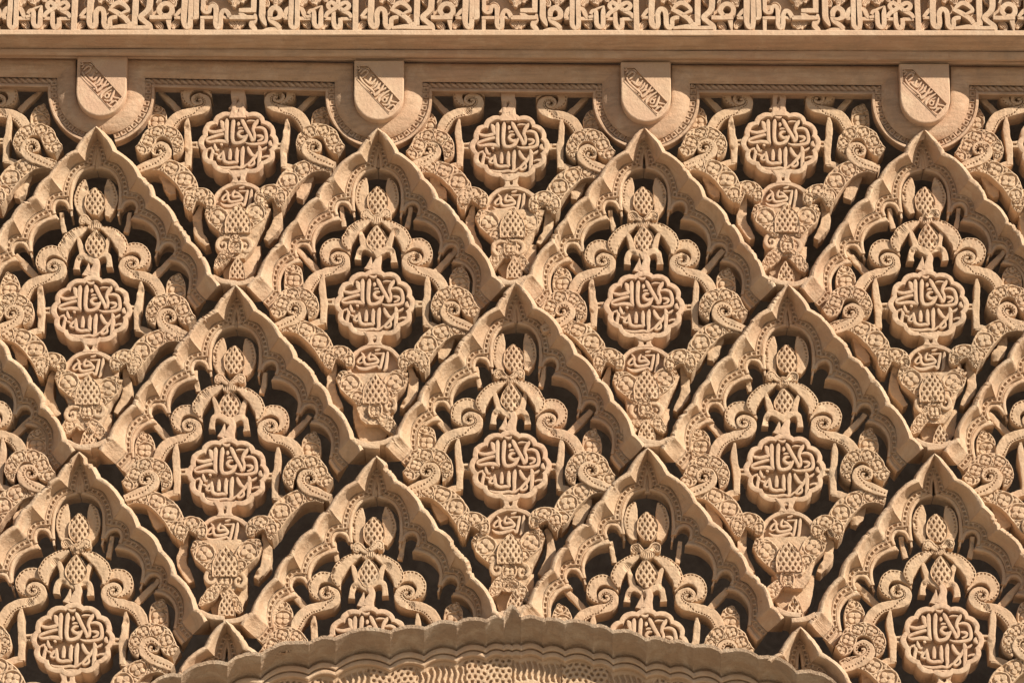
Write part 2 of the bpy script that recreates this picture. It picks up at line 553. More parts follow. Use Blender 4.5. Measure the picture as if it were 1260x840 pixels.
def medallion_text():
    r = R_MED
    K, OX, OY = 7.64, 900, 120
    # tracing of another panel: shift it to the reference panel
    dx, dy = 461.3 - (900 + 485 / K), 373.5 - (120 + 418 / K)
    def T(pts, w=15.5):
        return [(*L(OX + dx + p[0] / K, OY + dy + p[1] / K, r), (p[2] if len(p) > 2 else w) / K) for p in pts]
    up, lo = MB(), MB()
    U = [
        [(372, 185, 8), (370, 215, 17), (368, 300, 16), (370, 380, 15), (385, 415, 6)],
        [(310, 205, 8), (325, 225, 18), (330, 262, 15), (345, 300, 9)],
        [(352, 292, 8), (320, 300, 15), (260, 312, 14), (215, 305, 13), (178, 288, 5)],
        [(345, 330, 12), (300, 340, 13), (240, 358, 13), (190, 378, 12), (180, 398, 8), (215, 408, 12), (290, 398, 15), (350, 405, 16), (385, 420, 6)],
        [(435, 182, 8), (432, 215, 17), (425, 300, 16), (425, 370, 16), (440, 412, 16), (480, 418, 15), (525, 400, 15), (560, 350, 12), (568, 335, 4)],
        [(535, 302, 6), (500, 305, 13), (478, 328, 12), (492, 350, 14), (520, 362, 15), (548, 350, 10)],
        [(480, 215, 8), (482, 235, 14), (476, 250, 6)],
        [(478, 280, 6), (500, 274, 10), (525, 276, 5)],
        [(428, 145, 4), (450, 160, 10), (480, 165, 12), (502, 150, 6)],
        [(505, 180, 6), (520, 205, 16), (555, 275, 16), (590, 335, 15), (612, 380, 12), (622, 402, 5)],
        [(668, 192, 6), (655, 215, 16), (632, 250, 15), (622, 295, 14), (635, 330, 12), (632, 375, 13), (605, 398, 12)],
        [(560, 210, 4), (590, 203, 9), (640, 205, 6)],
        [(640, 275, 6), (685, 268, 13), (728, 285, 14), (745, 330, 15), (748, 385, 15), (725, 415, 14), (660, 428, 13), (590, 428, 10), (552, 415, 4)],
        [(655, 345, 6), (690, 350, 14), (712, 360, 12), (700, 385, 10), (665, 400, 8)],
    ]
    Lw = [
        [(790, 395, 7), (785, 420, 17), (798, 440, 13), (815, 455, 4)],
        [(755, 455, 5), (730, 475, 10), (700, 490, 8)],
        [(785, 535, 5), (775, 548, 13), (740, 548, 9), (710, 560, 7)],
        [(678, 445, 8), (688, 480, 17), (685, 560, 16), (680, 620, 15), (668, 665, 6)],
        [(572, 455, 8), (585, 490, 16), (612, 530, 15), (640, 545, 12)],
        [(672, 500, 8), (650, 545, 14), (610, 590, 13), (580, 625, 12), (600, 640, 10), (635, 615, 10), (632, 575, 8)],
        [(530, 450, 7), (525, 490, 17), (520, 560, 16), (520, 620, 14), (505, 655, 6)],
        [(470, 465, 8), (470, 510, 16), (468, 570, 15), (478, 610, 10)],
        [(405, 475, 8), (405, 520, 16), (402, 580, 14)],
        [(338, 495, 8), (340, 540, 15), (350, 590, 15), (390, 610, 14), (440, 606, 14), (478, 612, 10)],
        [(335, 510, 6), (305, 540, 12), (290, 565, 11), (315, 578, 9), (345, 560, 7)],
        [(255, 425, 6), (262, 460, 14), (280, 490, 10), (300, 480, 6)],
        [(225, 470, 6), (240, 500, 14), (228, 550, 14), (222, 600, 12), (228, 615, 5)],
        [(185, 480, 4), (210, 470, 10), (235, 460, 8)],
        [(310, 435, 5), (322, 432, 13), (330, 445, 6)],
        [(250, 520, 5), (275, 528, 10), (290, 540, 6)],
        [(290, 642, 5), (330, 655, 10), (400, 660, 12), (470, 652, 12), (515, 660, 10), (560, 630, 8), (580, 620, 5)],
        [(475, 688, 5), (498, 695, 14), (512, 715, 8), (508, 735, 4)],
        [(530, 688, 4), (512, 700, 9), (505, 730, 5)],
    ]
    for k, s in enumerate(U): ribbon(up, [(x, z, w * 1.13) for x, z, w in T(s)], r + .3 + .11 * (k % 7), 13, step=.8, cols=4, bevel=.6, dome=.15)
    for k, s in enumerate(Lw): ribbon(lo, [(x, z, w * 1.13) for x, z, w in T(s)], r + .36 + .11 * (k % 7), 13, step=.8, cols=4, bevel=.6, dome=.15)
    return up.mesh('inscription_line', M_MED, 28), lo.mesh('inscription_line', M_MED, 28)
ME_TXT = medallion_text()

# side brackets of the medallion
WID = 1.18
mb = MB()
r = R_MED + 1
ribbon(mb, [(*L(399.5, 340, r), 1.2), (*L(398.8, 350, r), 3.2), (*L(399.5, 365, r), 3.5), (*L(401, 374, r), 4.2), (*L(401, 388, r), 3.4), (*L(400.5, 400, r), 3.4)], r, 24, step=1.5, cols=5)
ribbon(mb, [(*L(402, 374, r), 4.4), (*L(407, 373.5, r), 3.6), (*L(414, 373.5, r), 4.6)], r + .4, 30, step=1, cols=5, h=lambda s, t, hw, ln: 5 * (1 - sm(.25, .4, np.hypot((s / ln - .5) * 1.6, t))))
ribbon(mb, [(*L(402, 398.5, r), 3.2), (*L(394, 399.5, r), 3.6), (*L(384, 404, r), 4)], r + .5, 20, step=1.5, cols=5)
part('brk', 'bracket', mb, M_ORN, True)

# upper cone, its side leaves and its little volutes
mb = MB(); rr = 24
ribbon(mb, [(*L(463, 229, rr), 1.5), (*L(463, 234, rr), 6.5), (*L(463, 241, rr), 10.3), (*L(463, 250, rr), 11), (*L(463, 257, rr), 8.5), (*L(463, 262, rr), 4)], rr, 26, h=h_pine(3.8, 6.6, 11.0), step=.6, cols=27)
part('cone1', 'pine_cone', mb, M_ORN, angle=60)
mb = MB()
ribbon(mb, [(*L(449, 219, 28), 1.5), (*L(446, 228, 28), 5.5), (*L(444, 240, 28), 7), (*L(444.5, 252, 28), 6), (*L(448, 263, 28), 2.5)], 28, 18, h=h_dots(-.6, s0=1, s1=16), step=.7, cols=15)
part('wing', 'side_leaf', mb, M_ORN, True)
mb = MB(); rr = 19
ribbon(mb, [(*L(461, 267.5, rr), 2), (*L(456, 264.5, rr), 3), (*L(451.5, 259.5, rr), 3.2), (*L(447, 260.5, rr), 2.8), (*L(446.3, 264.5, rr), 2.2), (*L(449.5, 266, rr), 1.8), (*L(451.5, 263.5, rr), 1.2), (*L(449.8, 262.4, rr), .8)], rr, 18, step=.6, cols=9, h=h_dots(-.35, 2.8, 1.4, width=.6, s0=0))
part('vol', 'small_volute', mb, M_ORN, True)
mb = MB()
ribbon(mb, [(*L(463, 264, 19), 2), (*L(463, 268, 19), 6.5), (*L(463, 272.5, 19), 6.8), (*L(463, 276, 19), 2)], 19.5, 18, step=.6, cols=19, h=h_stripe(2.4, 1.4))
part('fan', 'leaf_fan', mb, M_ORN)

# leaf in the pointed slot of the crown
mb = MB()
ribbon(mb, [(*L(464.2, 184, 29), .8), (*L(464.2, 191, 29), 2.6), (*L(464.2, 199, 29), 3.4), (*L(464.2, 207, 29), 3.2)], 29, 6, step=1.2, cols=5, dome=.8)
part('slot', 'slot_leaf', mb, M_ORN)

# lower cone and the H-shaped bracket that carries it
mb = MB(); rr = R_MED
ribbon(mb, [(*L(463.5, 276, rr), 1.3), (*L(463.5, 282, rr), 6), (*L(463.5, 290, rr), 10.6), (*L(463.5, 297, rr), 11.2), (*L(463.5, 304, rr), 7.5), (*L(463.5, 309, rr), 3.2)], rr, 30, step=.6, cols=27, h=h_pine(3.8, 6.8, 11.4))
part('cone2', 'pine_cone', mb, M_ORN, angle=60)
mb = MB(); rr = R_MED + 1
def tz(pts, r_=rr): return tr(pts, 380, 230, 4.2, r_)
ribbon(mb, tz([(354, 345, 18), (325, 332, 15), (295, 318, 14), (270, 325, 13), (258, 352, 12), (255, 385, 15)]), rr, 20, step=1, cols=6)
ribbon(mb, tz([(280, 325, 15), (284, 300, 14), (276, 265, 12), (265, 235, 9), (262, 222, 3)]), rr + .3, 20, step=1, cols=6)
part('stemh', 'cone_bracket', mb, M_ORN, True)

# plain leaves with drilled edges
mb = MB(); rr = R_SC - 3
def t3(pts, r_): return tr(pts, 310, 240, 7.64, r_)
ribbon(mb, t3([(1108, 240, 8), (1045, 262, 32), (975, 305, 46), (910, 370, 52), (880, 440, 46), (900, 520, 12)], rr), rr, 30, step=.55, cols=21, h=h_dots(-.72, 3.8, width=.85))
part('leaf1', 'plain_leaf', mb, M_ORN, True)
mb = MB(); rr = R_SC
ribbon(mb, t3([(912, 560, 3), (870, 500, 22), (800, 452, 42), (720, 458, 46), (668, 515, 42), (668, 580, 34), (710, 632, 18), (760, 655, 6)], rr), rr, 30, step=.55, cols=17, h=h_dots(-.70, 3.8, width=.85))
ribbon(mb, t3([(783, 592, 9), (806, 590, 10), (812, 612, 12), (785, 630, 14), (748, 618, 15), (738, 580, 17), (768, 552, 19), (815, 552, 22), (858, 580, 28), (868, 632, 33), (830, 680, 36), (760, 704, 38), (680, 718, 40), (600, 750, 44), (535, 810, 46), (502, 880, 40), (490, 930, 20)], rr - 2), rr - 2, 32, step=.55, cols=17,
       h=h_dots(.0, 3.8, width=.85, cross=None) if False else h_dots(-.62, 3.8, width=.85, cross=(.50, .62, .70)))
part('scroll', 'scroll_leaf', mb, M_ORN, True)

# leaves covered with four-petalled rosettes
def t5(pts, r_): return tr(pts, 310, 340, 9.33, r_)
mb = MB(); rr = R_Q
ribbon(mb, t5([(285, 425, 58), (350, 385, 74), (392, 312, 72), (428, 238, 72), (500, 192, 68), (590, 184, 68), (672, 226, 66), (720, 300, 60), (726, 380, 50), (700, 450, 22), (680, 480, 4)], rr), rr, 40, step=.5, cols=25, h=h_quatre(2.6, .35))
part('qscroll', 'rosette_scroll', mb, M_ORN, True, 60)
mb = MB(); rr = R_Q - 1
ribbon(mb, t5([(530, 372, 8), (556, 372, 10), (562, 398, 12), (535, 420, 15), (490, 415, 17), (470, 375, 19), (495, 325, 22), (550, 305, 26), (605, 330, 32), (628, 390, 38), (600, 455, 44), (530, 505, 48), (440, 540, 48), (355, 574, 42), (300, 594, 36)], rr), rr, 38, step=.5, cols=17, h=h_dots(-.45, 4.0, width=.9, cross=(.60, .8, .15)))
part('qvol', 'volute', mb, M_ORN, True)
mb = MB(); rr = 27
ribbon(mb, [(*L(361, 326, rr), 1.5), (*L(364, 334, rr), 8), (*L(365, 343, rr), 9.8), (*L(364, 352, rr), 9.5), (*L(362, 362, rr), 7), (*L(361, 370, rr), 6)], rr, 26, step=.5, cols=25, h=h_quatre(2.6, .85, .5))
part('almond', 'almond_leaf', mb, M_ORN, True, 60)
mb = MB(); rr = R_Q + 1
ribbon(mb, [(*L(345, 406, rr), 5.5), (*L(357, 402, rr), 6.4), (*L(372, 402.5, rr), 8.2), (*L(385, 409, rr), 10), (*L(396, 420, rr), 10.6), (*L(402, 431, rr), 9.4), (*L(404.5, 441, rr), 7), (*L(406, 449, rr), 2.5)], rr, 38, step=.5, cols=27, h=h_quatre(2.6, .2, .5))
part('qleaf', 'rosette_leaf', mb, M_ORN, True, 60)
mb = MB(); rr = R_Q
ribbon(mb, [(*L(405.5, 455, rr), 2), (*L(405, 446, rr), 6), (*L(407, 438.5, rr), 7.2), (*L(414, 434, rr), 7.8), (*L(422, 435.5, rr), 8), (*L(427.5, 441, rr), 7.4), (*L(428.5, 447.5, rr), 5), (*L(426.5, 451, rr), 1.5)], rr, 36, step=.5, cols=21, h=h_quatre(2.6, .1))
part('hook', 'rosette_hook', mb, M_ORN, True, 60)
mb = MB(); rr = 26
ribbon(mb, [(*L(418, 444, rr), 1.8), (*L(415, 454, rr), 3.2), (*L(412, 466, rr), 4.2), (*L(412.5, 478, rr), 4.8), (*L(417.5, 489, rr), 4.4), (*L(424, 499, rr), 2.6)], rr, 26, step=1.2, cols=5)
part('hstem', 'plain_stem', mb, M_ORN, True)
mb = MB(); rr = 27
ribbon(mb, [(*L(372, 406, rr), 3.2), (*L(372, 414, rr), 4.2), (*L(375, 424, rr), 4.8), (*L(380, 433, rr), 5.6), (*L(383, 441, rr), 3.6)], rr, 18, step=1.2, cols=5)
part('tstem', 'curled_stem', mb, M_ORN, True)
# rods that tie the scrolls to the cusps
mb = MB()
ribbon(mb, [(*L(421, 256, 36), 2.3), (*L(422.5, 266, 34), 2.4), (*L(425, 279, 31), 2.6)], 33, 9, step=2, cols=3)
part('rod1', 'tie_rod', mb, M_ORN, True)
mb = MB()
ribbon(mb, [(*L(368, 308, 36), 2.8), (*L(378, 319, 34), 3.1), (*L(392, 334, 31), 3.4)], 33, 9, step=2, cols=3)
part('rod2', 'tie_rod', mb, M_ORN, True)

# text disc below the medallion
def disc():
    rr = R_MED + 1
    cx, cz = L(462.5, 452, rr)
    mb = MB()
    th = np.linspace(0, 2 * math.pi, 72, endpoint=False)
    def ring(k, dep):
        return np.stack([cx + (35 - k) * np.cos(th), np.full(72, rr + dep), cz + (32 - k) * np.sin(th)], -1)
    mb.grid(np.stack([ring(0, 36), ring(0, 1), ring(.8, 0), ring(4.6, 0), ring(5.2, .8), ring(5.4, 9.5), ring(18, 9.5), np.tile(np.array([[cx, rr + 9.5, cz]]), (72, 1))], 1), closed=True)
    # neck to the medallion with its tear-shaped piercing
    ribbon(mb, [(*L(462, 424.5, rr), 9), (*L(462, 419.5, rr), 6.6), (*L(462, 413, rr), 8.5), (*L(462, 408, rr), 12)], rr - .4, 34, step=.7, cols=13,
           h=lambda s, t, hw, ln: 6 * (1 - sm(.16, .26, np.hypot((s / ln - .42) * .9, t))))
    part('disc', 'text_disc', mb, M_MED)
    K = 840 / 90.0
    def T(pts): return [(*L(420 + p[0] / K, 410 + p[1] / K, rr), p[2] / K) for p in pts]
    tx = MB()
    for s in [[(540, 205, 8), (537, 240, 17), (528, 320, 17), (515, 390, 17), (495, 425, 8)],
              [(495, 215, 10), (485, 260, 16), (470, 330, 16), (450, 395, 15), (420, 370, 12), (360, 385, 17), (280, 405, 20), (215, 395, 16), (178, 365, 5)],
              [(395, 190, 8), (425, 185, 13), (458, 172, 8)],
              [(490, 225, 8), (440, 228, 10), (390, 230, 8)],
              [(345, 215, 8), (320, 260, 15), (330, 295, 16), (380, 290, 17), (425, 300, 16), (420, 330, 15), (350, 350, 16), (290, 350, 17), (265, 310, 15), (262, 250, 14), (235, 215, 6)],
              [(355, 240, 12), (385, 255, 14), (420, 290, 12)],
              [(270, 250, 10), (225, 280, 13), (195, 320, 12), (215, 340, 9), (260, 325, 8)]]:
        ribbon(tx, [(x, z, w * .92) for x, z, w in T(s)], rr + .6, 10, step=.8, cols=4, bevel=.6, dome=.2)
    return tx.mesh('inscription', M_MED, 45)
ME_DTX = disc()

# palmette at the foot
mb = MB(); rr = R_Q + 1
back = [(*L(462.5, 458, rr + 4), 34), (*L(462.5, 470, rr + 4), 29), (*L(462, 485, rr + 4), 22.5), (*L(461, 498, rr + 4), 20), (*L(460.5, 510, rr + 4), 16), (*L(460.5, 520, rr + 4), 9)]
ribbon(mb, back, rr + 4, 36, step=1.2, cols=21, h=lambda s, t, hw, ln: 1.0 * np.sin(s * 1.1) * np.sin(t * hw * 1.1))
part('palm', 'palmette', mb, M_ORN, angle=50)
mb = MB()
ribbon(mb, [(*L(462, 456, rr), 1.2), (*L(462, 463, rr), 7), (*L(462, 472, rr), 12), (*L(462, 482, rr), 13.6), (*L(462, 492, rr), 13)], rr - 2, 16, step=.55, cols=31, h=h_pine(3.6, 6.8, 11.5, 1.4))
part('cone3', 'pine_cone', mb, M_ORN, angle=60)
mb = MB()
ribbon(mb, [(*L(420.5, 456.5, rr), 4.5), (*L(425.5, 458.5, rr), 8), (*L(433, 464, rr), 11.2), (*L(440, 474, rr), 10), (*L(444.5, 484, rr), 6), (*L(446, 491, rr), 2.5)], rr + .5, 24, step=.5, cols=27, h=h_quatre(2.6, .55))
part('plobe', 'palmette_lobe', mb, M_ORN, True, 60)
mb = MB()
ribbon(mb, [(*L(454, 489, rr), 1.4), (*L(446, 488.5, rr), 2.0), (*L(439.5, 492.5, rr), 2.3), (*L(438, 499, rr), 2.3), (*L(442, 504.5, rr), 2.2), (*L(448, 503, rr), 2.0), (*L(449.5, 498, rr), 1.7), (*L(445.8, 495, rr), 1.5), (*L(443, 498, rr), 1.5)], rr + 1.2, 12, step=.6, cols=7, dome=.4)
part('pvol', 'small_volute', mb, M_ORN, True)
mb = MB()
ribbon(mb, [(*L(461, 488, rr), 3), (*L(461, 497, rr), 7), (*L(461, 506, rr), 7.5), (*L(461, 512, rr), 4)], rr, 16, step=.6, cols=15, h=h_quatre(2.6, .2))
part('pmid', 'palmette_tongue', mb, M_ORN, angle=60)
mb = MB(); rr = R_Q + 3
ribbon(mb, [(*L(459, 505, rr), 3), (*L(451, 511.5, rr), 5.6), (*L(443, 519, rr), 6.4), (*L(436, 527, rr), 5.2), (*L(431, 533, rr), 2)], rr, 26, step=.6, cols=17, h=h_quatre(1.6, .4))
part('pfoot', 'palmette_foot', mb, M_ORN, True, 60)
mb = MB(); rr = 14
ribbon(mb, [(*L(463.5, 519, rr), 1), (*L(463.5, 527, rr), 5.2), (*L(463.5, 536, rr), 8), (*L(463.5, 546, rr), 9.5)], rr, 40, step=.55, cols=23, h=h_pine(3.4, 6.2, 10, 1.2))
part('cone4', 'half_cone', mb, M_ORN, angle=60)
mb = MB(); rr = 31
ribbon(mb, [(*L(463, 500, rr), 22), (*L(463, 520, rr), 20), (*L(463, 545, rr), 12), (*L(463, 556, rr), 5)], rr, 30, step=3, cols=5)
part('cup', 'niche_back', mb, M_ORN)

mb = MB(); rr = R_MED
ribbon(mb, [(*L(461.3, 339, rr), 9), (*L(461.3, 330, rr), 7), (*L(461.3, 320, rr), 6.4), (*L(461.3, 304, rr), 7.5)], rr - .6, 34, step=.7, cols=13, h=lambda s, t, hw, ln: 7 * (1 - sm(.18, .30, np.hypot((s / ln - .45) * 1.0, t))))
part('stalk', 'top_stalk', mb, M_MED)
UPPER = ('cone1', 'wing', 'vol', 'fan', 'slot', 'cone2', 'stemh', 'leaf1', 'rod1')

WID = 1.0
# ------------------------------------------------------------------ clipping against the great arch
ARCH_CUSPS = [(40, 905), (100, 872), (150, 850), (185, 838), (223, 827), (280, 813), (321, 802), (380, 788), (413, 783), (480, 775), (522, 770), (562, 764), (598, 760), (620, 756), (630, 742),
              (641, 757), (668, 760), (695, 763), (730, 767), (754, 774), (795, 784), (824, 786), (853, 792), (887, 798), (933, 804), (980, 823), (1031, 840), (1080, 862), (1140, 890), (1200, 920)]
AW = np.array([wl(*p) for p in ARCH_CUSPS])

def clip_mesh(o, low=None, high=None):
    """cut away what would lie inside the arch (low) so that nothing pokes through it"""
    me = o.data
    bpy.context.view_layer.update()
    co = np.empty(len(me.vertices) * 3, np.float32); me.vertices.foreach_get('co', co)
    co = co.reshape(-1, 3)
    m = np.array(o.matrix_world)
    w = co @ m[:3, :3].T + m[:3, 3]
    x = (w[:, 0] - CENTRE.x) / S; z = (w[:, 2] - CENTRE.z) / S
    bad = z < np.interp(x, AW[:, 0], AW[:, 1]) - 4.0
    if not bad.any(): return True
    if bad.all(): return False
    import bmesh
    bm = bmesh.new(); bm.from_mesh(me)
    bm.verts.ensure_lookup_table()
    dele = [bm.verts[i] for i in np.nonzero(bad)[0]]
    bmesh.ops.delete(bm, geom=dele, context='VERTS')
    n = me.copy()
    bm.to_mesh(n); bm.free()
    o.data = n
    return len(n.polygons) > 0

# ------------------------------------------------------------------ cells
ROW_B = [(-57, 352), (290, 350), (635, 346), (970, 349), (1312, 352)]
ROW_C = [(97, 555), (463, 560), (797, 550), (1150, 557)]
ROW_D = [(-85, 768), (278, 762), (630, 748), (985, 770), (1345, 768)]
ROW_A = [(118, 155), (465, 157), (793, 156), (1137, 158)]
ROW_E = [(90, 990), (463, 990), (797, 990), (1165, 990)]
CELLS = []
for i, (a, med) in enumerate(zip(ROW_A, [(112, 381), (461.3, 373.5), (793, 376), (1143, 374)])):
    CELLS.append(('A', a, ROW_B[i], ROW_B[i + 1], med))
for i, (a, med) in enumerate(zip(ROW_B, [(-62, 576), (280, 581), (628, 573), (966, 577), (1318, 577)])):
    l = ROW_C[i - 1] if i else (-260, 557)
    r_ = ROW_C[i] if i < 4 else (1500, 557)
    CELLS.append(('B', a, l, r_, med))
for i, (a, med) in enumerate(zip(ROW_C, [(89, 786), (452, 790), (796, 793), (1160, 787)])):
    CELLS.append(('C', a, ROW_D[i], ROW_D[i + 1], med))
CELLS.append(('D', ROW_D[1], ROW_E[0], ROW_E[1], None))
CELLS.append(('D', ROW_D[3], ROW_E[2], ROW_E[3], None))
for med, a in zip([(-52, 176), (293, 176), (627.5, 180), (962, 176), (1302, 178)], [(-55, -42), (293, -42), (628, -40), (962, -42), (1302, -42)]):
    CELLS.append(('Z', a, None, None, med))

LABELS = {
    'Ai': ('lobed diamond panel under a shield, beside the panel standing on the point of the arch', 'lobed panels hanging under the shields'),
    'Ao': ('lobed diamond panel under one of the shields farther from the arch point', 'lobed panels hanging under the shields'),
    'Bm': ('whole lobed diamond panel whose foot stands on the point of the great arch', 'lobed panels of the middle row'),
    'Bi': ('whole lobed diamond panel with its foot on a crown cut by the arch', 'lobed panels of the middle row'),
    'Bo': ('lobed diamond panel of the middle row beyond the crowns cut by the arch', 'lobed panels of the middle row'),
    'Ci': ('lobed panel truncated by the great arch, only the top of its medallion showing', 'lobed panels of the lowest row'),
    'Co': ('lobed panel of the lowest row with a whole medallion, beside the haunch of the arch', 'lobed panels of the lowest row'),
    'D': ('bare pointed crown of a lobed panel cut off by the great arch', 'crowns cut by the arch'),
    'Zm': ('crownless openwork panel under the corded frame, in line with the point of the arch', 'openwork panels between the shields'),
    'Zi': ('crownless openwork panel under the corded frame, one bay aside from the arch point', 'openwork panels between the shields'),
    'Zo': ('crownless openwork panel under the corded frame, beyond the outermost shield', 'openwork panels between the shields'),
}
def label_key(kind, x):
    d = abs(x - 630)
    if kind == 'D': return kind
    if kind in 'AC': return kind + ('i' if d < 300 else 'o')
    return kind + ('m' if d < 100 else 'i' if d < 450 else 'o')
MED_REF = L(461.3, 373.5, R_MED)

OUTER = ('qscroll', 'qvol', 'qleaf', 'almond', 'hook', 'hstem', 'tstem', 'plobe', 'rod2')
LOST = {'tstem': .08, 'pfoot': .10, 'rod1': .10, 'rod2': .06, 'cone4': .05, 'pvol': .04, 'slot': .15, 'hstem': .08, 'vol': .04}     # pieces broken away here and there
def cell(kind, apex, left, right, med):
    o = empty('lobed_panel' if kind != 'Z' else 'openwork_panel', (0, 0, 0))
    lb, gp = LABELS[label_key(kind, apex[0])]
    tag(o, lb, 'panel', gp)
    a = P(*apex, 0)
    o.location = a
    made = []
    if kind != 'Z':
        for sgn, node in ((-1, left), (1, right)):
            n = P(*node, 0)
            sx = 1.005 + .2 * (abs(n.x - a.x) / S / RIBDX - 1); sz = 1.0 + .12 * (abs(n.z - a.z) / S / RIBDZ - 1)
            rib = obj('lobed_rib', build_rib(RNG), o, (0, random.uniform(-.6, .6) * S, 0), (-sgn * sx, 1, sz))
            d = obj('dentil_band', ME_DEN, rib); lp = obj('cusped_lip', ME_LIP, rib)
            made += [rib, d, lp]
    if med is not None:
        m = P(*med, R_MED)
        off = Vector((m.x - a.x - MED_REF[0] * S, 0, m.z - a.z - MED_REF[1] * S))
        for key, (name, me, mirror) in PARTS.items():
            if kind == 'Z' and key in UPPER: continue
            if kind != 'Z' and key == 'stalk': continue
            up = key in ('cone1', 'wing', 'slot')
            if kind == 'C' and med[0] in (452, 796) and key in ('cone3', 'cone4', 'cup', 'palm', 'plobe', 'pvol', 'pmid', 'pfoot', 'disc', 'hook', 'hstem', 'tstem', 'qleaf'): continue
            for sg in ((1, -1) if mirror else (1,)):
                if random.random() < LOST.get(key, 0): continue
                j = Vector((random.gauss(0, .45), random.gauss(0, .8), random.gauss(0, .45))) * S
                k = off * (0.35 if up else 1.0)
                c = obj(name, random.choice(me), o, k + j, (sg * random.uniform(.985, 1.015) * (1.05 if key in OUTER else 1), 1, random.uniform(.985, 1.015)), random.gauss(0, .006))
                made.append(c)
                if key == 'med':
                    c.scale = (1, 1, 1); c.rotation_euler = (0, 0, 0)
                    for t in ME_TXT: made.append(obj('inscription_line', t, c))
                if key == 'disc':
                    c.scale = (1, 1, 1)
                    made.append(obj('inscription', ME_DTX, c))
    if kind in 'CD':
        for c in reversed(made):
            if not clip_mesh(c) and not c.children:
                bpy.data.objects.remove(c)
    return o
for c in CELLS:
    cell(*c)

# ------------------------------------------------------------------ shields and the corded frames between them
SHIELDS = [(-222, -9), (124.5, -5), (466, 0), (795, 2), (1138.5, 4), (1484, 6)]     # centre x, vertical shift
TOP_Y = 74.0
def W(px, py, r=0): return wl(px, py, r)

